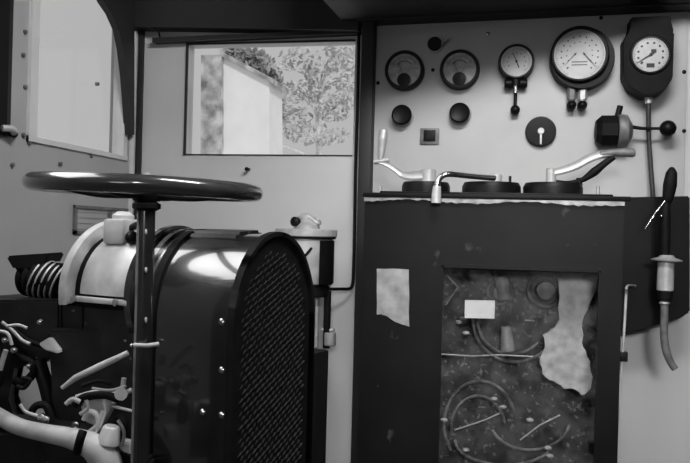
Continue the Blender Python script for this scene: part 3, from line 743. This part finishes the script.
for x, y, r in ((14, 350, .0045), (29, 366, .004), (76, 425, .006), (74, 401, .006), (5, 340, .004), (132, 345, .003), (46, 420, .007), (120, 428, .004), (135, 420, .003), (40, 322, .004), (30, 448, .004), (42, 418, .007), (94, 418, .006)):
    obj('nut', MB().lathe(e(x, y, 1.15), -FWD, [(0, -.004), (r, -.003), (r, .003), (0, .005)], 6), M['chrome'], eng)
rod('side_strut', [(2, 330), (6, 352), (2, 372), (-4, 385)], [.009]*4, M['black_matt'], 1.24)
rod('side_strut', [(10, 345), (22, 358), (30, 362), (34, 372), (24, 382), (14, 380)], .007, M['black_matt'], 1.26)
rod('side_strut', [(0, 370), (4, 356), (6, 350)], .004, M['pale_metal'], 1.20)
rod('side_strut', [(38, 360), (46, 385), (52, 410), (60, 440)], .012, M['grime'], 1.27)
obj('base_rail', MB().prism([e(x, y, 1.14) for x, y in ((-20, 432), (30, 436), (66, 440), (120, 452), (150, 462), (150, 520), (-20, 520))], FWD*.12, .004), M['grime'], eng)
obj('web_plate', MB().prism([e(x, y, 1.24) for x, y in ((46, 330), (150, 330), (150, 440), (60, 440), (52, 400))], FWD*.04, .006), M['grime'], eng)
obj('web_plate', MB().prism([e(x, y, 1.27) for x, y in ((-20, 300), (60, 300), (60, 352), (40, 366), (12, 366), (6, 400), (14, 424), (40, 420), (50, 440), (-20, 440))], FWD*.04, .004), M['grime'], eng)
rod('injector', [(116, 440), (122, 425), (118, 415)], [.008, .010, .006], M['black_matt'], 1.11)
obj('foot_bracket', MB().prism([e(x, y, 1.12) for x, y in ((113, 440), (130, 443), (132, 455), (122, 452))], FWD*.02, .002), M['pale_metal'], eng)
for pts_, r_2, m_2 in (([(82, 386), (98, 381), (112, 384)], .0028, 'black_matt'), ([(100, 428), (106, 412), (104, 400)], .0024, 'pale_metal'), ([(86, 400), (88, 408), (80, 414)], .0026, 'brass'),
                    ([(74, 428), (86, 434), (98, 432)], .0024, 'pale_metal'), ([(66, 404), (73, 399), (80, 402)], .0034, 'pale_metal'), ([(20, 404), (26, 412), (38, 416)], .0026, 'brass'),
                    ([(118, 420), (124, 432), (122, 446)], .0024, 'brass'), ([(0, 331), (8, 334), (12, 345)], .0024, 'pale_metal'), ([(92, 388), (110, 390), (126, 386)], .0018, 'pale_metal'),
                    ([(8, 326), (18, 325), (27, 328)], .0022, 'pale_metal'), ([(22, 378), (30, 380), (24, 388), (17, 386)], .0030, 'black_matt')):
    rod('oil_line', pts_, r_2, M[m_2], 1.095)
# exhaust pipe, pale, bottom left
b = MB().tube([e(x, y, d) for x, y, d in ((-22, 404, 1.2), (0, 417, 1.16), (20, 427, 1.13), (45, 433, 1.10), (70, 438, 1.08), (92, 446, 1.07), (105, 462, 1.07), (108, 490, 1.07))], [.012, .012, .012, .0125, .014, .018, .022, .024], seg=20)
ep = thing('exhaust_pipe', 'thick pale pipe curving along the bottom left below the machinery', 'pipe', e(105, 500, 1.07))
obj('pipe', b, M['pipe'], ep)
obj('clamp', MB().tube([e(83, 431, 1.04), e(80, 440, 1.035), e(77, 452, 1.045)], .006), M['black_matt'], ep)
obj('flange', MB().cyl(e(112, 426, 1.07), e(108, 444, 1.07), .012, .016, bev=.002), M['pale_metal'], ep)

# ------------------------------------------------------------------ handbrake wheel and column
HD = 1.07
hc = PD(147, 188, HD); k = HD/F
t = thing('handbrake_wheel', 'large dark polished handwheel on an upright column in front of the engine', 'handwheel', (hc.x, hc.y, 0))
tilt = Matrix.Rotation(math.radians(-.8), 3, FWD.cross(Vector((0, 0, 1))).cross(Vector((0, 0, 1))).normalized())
axw = Vector((FWD.x*0, 0, 1)); rt = R @ Vector((1, 0, 0)); rt.z = 0; rt.normalize()
axw = (Z+rt*.022+Vector((FWD.x, FWD.y, 0)).normalized()*-.014).normalized()
RW = 106.5*k; 
rim = obj('rim', MB().torus(hc+Vector((0, 0, 0)), axw, RW, 9.3*k, 96, 20, .92), M['rim'], t)
b = MB().lathe(hc-axw*.018, axw, [(0, 0), (.018, 0), (.021, .006), (.021, .016), (.013, .022), (0, .022)], 28); obj('hub', b, M['black_matt'], rim)
u_ = axw.orthogonal().normalized(); w_ = axw.cross(u_)
for i in range(4):
    a = PI/4+i*PI/2; d_ = u_*math.cos(a)+w_*math.sin(a)
    obj('spoke', MB().tube([hc-axw*.008+d_*.012, hc-axw*.010+d_*RW*.5, hc+d_*(RW-.006)], [.008, .0065, .006], flat=.8), M['black_matt'], rim)
obj('nut', MB().cyl(hc+axw*.002, hc+axw*.017, .007, seg=6).cyl(hc+axw*.016, hc+axw*.022, .004), M['brass'], rim)
k2 = k
colx = PD(148.5, 300, HD); top = hc-axw*.012
cx, cy = hc.x, hc.y
obj('column', MB().cyl((cx, cy, 0), (cx, cy, top.z-.01), 9*k, seg=28), M['enamel'], t)
obj('collar', MB().lathe((cx, cy, top.z-.014), Z, [(9*k, -.006), (14*k, -.002), (14*k, .004), (9*k, .008)], 28), M['black_matt'], t)
obj('column_seam', MB().tube([(cx-.006, cy-.0115, top.z-.02), (cx-.006, cy-.0115, .6)], .0018, smooth=False), M['hose'], t)
zz = PD(148, 345, HD).z
obj('clamp_bar', MB().tube([PD(134, 345, HD-.02), PD(147, 345.5, HD-.022), PD(159, 344, HD-.02)], .003, smooth=False), M['pale_metal'], t)
obj('base_flange', MB().lathe((cx, cy, 0), Z, [(0, 0), (.06, 0), (.06, .012), (.02, .02), (.013, .03)], 28), M['black_matt'], t)
for y in (207, 232, 270, 320):
    p = PD(146, y, HD-.0135); obj('oil_nipple', MB().ball(p, .0018, (1, 1, 2.2)), M['pale_metal'], t)

# ------------------------------------------------------------------ outside
struct('ground', MB().box((-120, .5, -1.4), (120, 160, -1.3)), M['ground'], 0)
def o_(x, y, Y): return P(x, y, Y)
YO = 60
sh = thing('white_shed', 'white gable-ended shed with sloping roof, outside beyond the front window', 'shed', o_(246, 229, YO))
pts = [o_(x, y, YO) for x, y in ((221, 250), (221, 55), (269, 80), (270, 250))]
obj('gable_wall', MB().prism(pts, (0, 4, 0)), M['white_out'], sh, 0)
pts = [o_(x, y, YO-.4) for x, y in ((219, 51.5), (221, 51), (274, 79), (273, 84), (269, 81), (221, 56))]
obj('roof', MB().prism(pts, (0, 4.8, 0)), M['stone'], sh, 0)
b = MB().prism([o_(x, y, YO-.6) for x, y in ((200, 250), (201, 55), (221, 55), (221, 250))], (0, 4, 0))
tag(obj('brick_wall', b, M['stone']), 'tall mottled brick wall left of the white shed, outside the window', 'wall')
def tree(name, label, blobs, Y, m, trunk, nleaf, sz, group=None):
    t = thing(name, label, 'tree', o_(trunk[0], 250, Y), group)
    b = MB(); b.tube([o_(trunk[0], 250, Y), o_(trunk[0]+1, 160, Y), o_(trunk[1], trunk[2], Y)], [.45, .35, .12], 8)
    for (x, y, rx, ry) in blobs: b.tube([o_(trunk[0]+1, max(y+25, 120), Y), o_((x+trunk[1])/2, y+10, Y), o_(x, y, Y)], [.18, .12, .05], 6)
    obj('trunk', b, M['bark'], t)
    mb = MB()
    for (x, y, rx, ry) in blobs:
        for i in range(nleaf):
            a = random.uniform(0, 2*PI); r = math.sqrt(random.random())
            c = o_(x+rx*r*math.cos(a), y+ry*r*math.sin(a), Y+random.uniform(-2, 2)); s_ = sz*random.uniform(.5, 1.3)
            u = Vector((random.gauss(0, 1), random.gauss(0, 1), random.gauss(0, 1))).normalized(); w = u.orthogonal().normalized()
            mb.bm.faces.new([mb.bm.verts.new(c+u*s_), mb.bm.verts.new(c+w*s_*.5), mb.bm.verts.new(c-u*s_), mb.bm.verts.new(c-w*s_*.5)])
    obj('crown', mb, m, t, 0)
tree('leafy_tree', 'dark leafy tree rising behind the sloping shed roof outside', [(235, 52, 14, 7), (252, 58, 16, 9), (262, 66, 14, 10), (274, 78, 8, 10), (279, 98, 6, 14), (276, 118, 7, 8), (245, 62, 18, 12)], 78, M['leaf'], (262, 258, 60), 170, .5)
tree('pale_tree', 'pale sparse tree filling the right half of the view through the front window', [(300, 60, 22, 14), (325, 75, 20, 14), (340, 52, 18, 10), (305, 92, 26, 12), (335, 108, 20, 14), (290, 118, 22, 12), (318, 135, 34, 10), (350, 85, 12, 25), (245, 135, 20, 8)], 85, M['pale_leaf'], (318, 315, 70), 150, .45)

# ------------------------------------------------------------------ light
w = bpy.data.worlds.new('overcast_sky'); SC.world = w; w.use_nodes = True
bg = w.node_tree.nodes['Background']; bg.inputs['Color'].default_value = (1, 1, 1, 1); bg.inputs['Strength'].default_value = .51
def area(name, loc, target, sx, sy, power, spread=180):
    l = bpy.data.lights.new(name, 'AREA'); l.shape = 'RECTANGLE'; l.size = sx; l.size_y = sy; l.energy = power; l.spread = math.radians(spread)
    o = bpy.data.objects.new(name, l); COL.objects.link(o); o.location = loc
    o.rotation_euler = (Vector(target)-Vector(loc)).to_track_quat('-Z', 'Y').to_euler(); return o
area('rear_fill_light', (-.45, YB+.02, 1.2), (-.5, 0, .8), .5, .35, 3)  # unseen fill lamp added behind the camera
area('overhead_key_light', (.08, -1.12, ZC-.03), (-.12, -.1, .8), .62, .28, 27)  # unseen overhead key lamp added, has no fixture
area('low_fill_light', (.3, YB+.02, 1.5), (.02, 0, .55), .5, .35, 2.6, 32)  # narrow beam added to brighten the lower wall, no doorway there
area('hood_highlight_light', (XL+.03, -1.12, 1.47), (-.42, -1.0, .9), .8, .6, 4.2, 95)  # unseen lamp added to put the bright band on the hood
sl = bpy.data.lights.new('sun', 'SUN'); sl.energy = 1.3; sl.angle = math.radians(6); so = bpy.data.objects.new('sun', sl); COL.objects.link(so)
so.rotation_euler = Vector((-.45, .65, -.6)).to_track_quat('-Z', 'Y').to_euler()
SC.view_settings.view_transform = 'Standard'; SC.view_settings.look = 'None'
SC.view_settings.gamma = 1; SC.view_settings.exposure = 0; SC.view_settings.use_curve_mapping = False
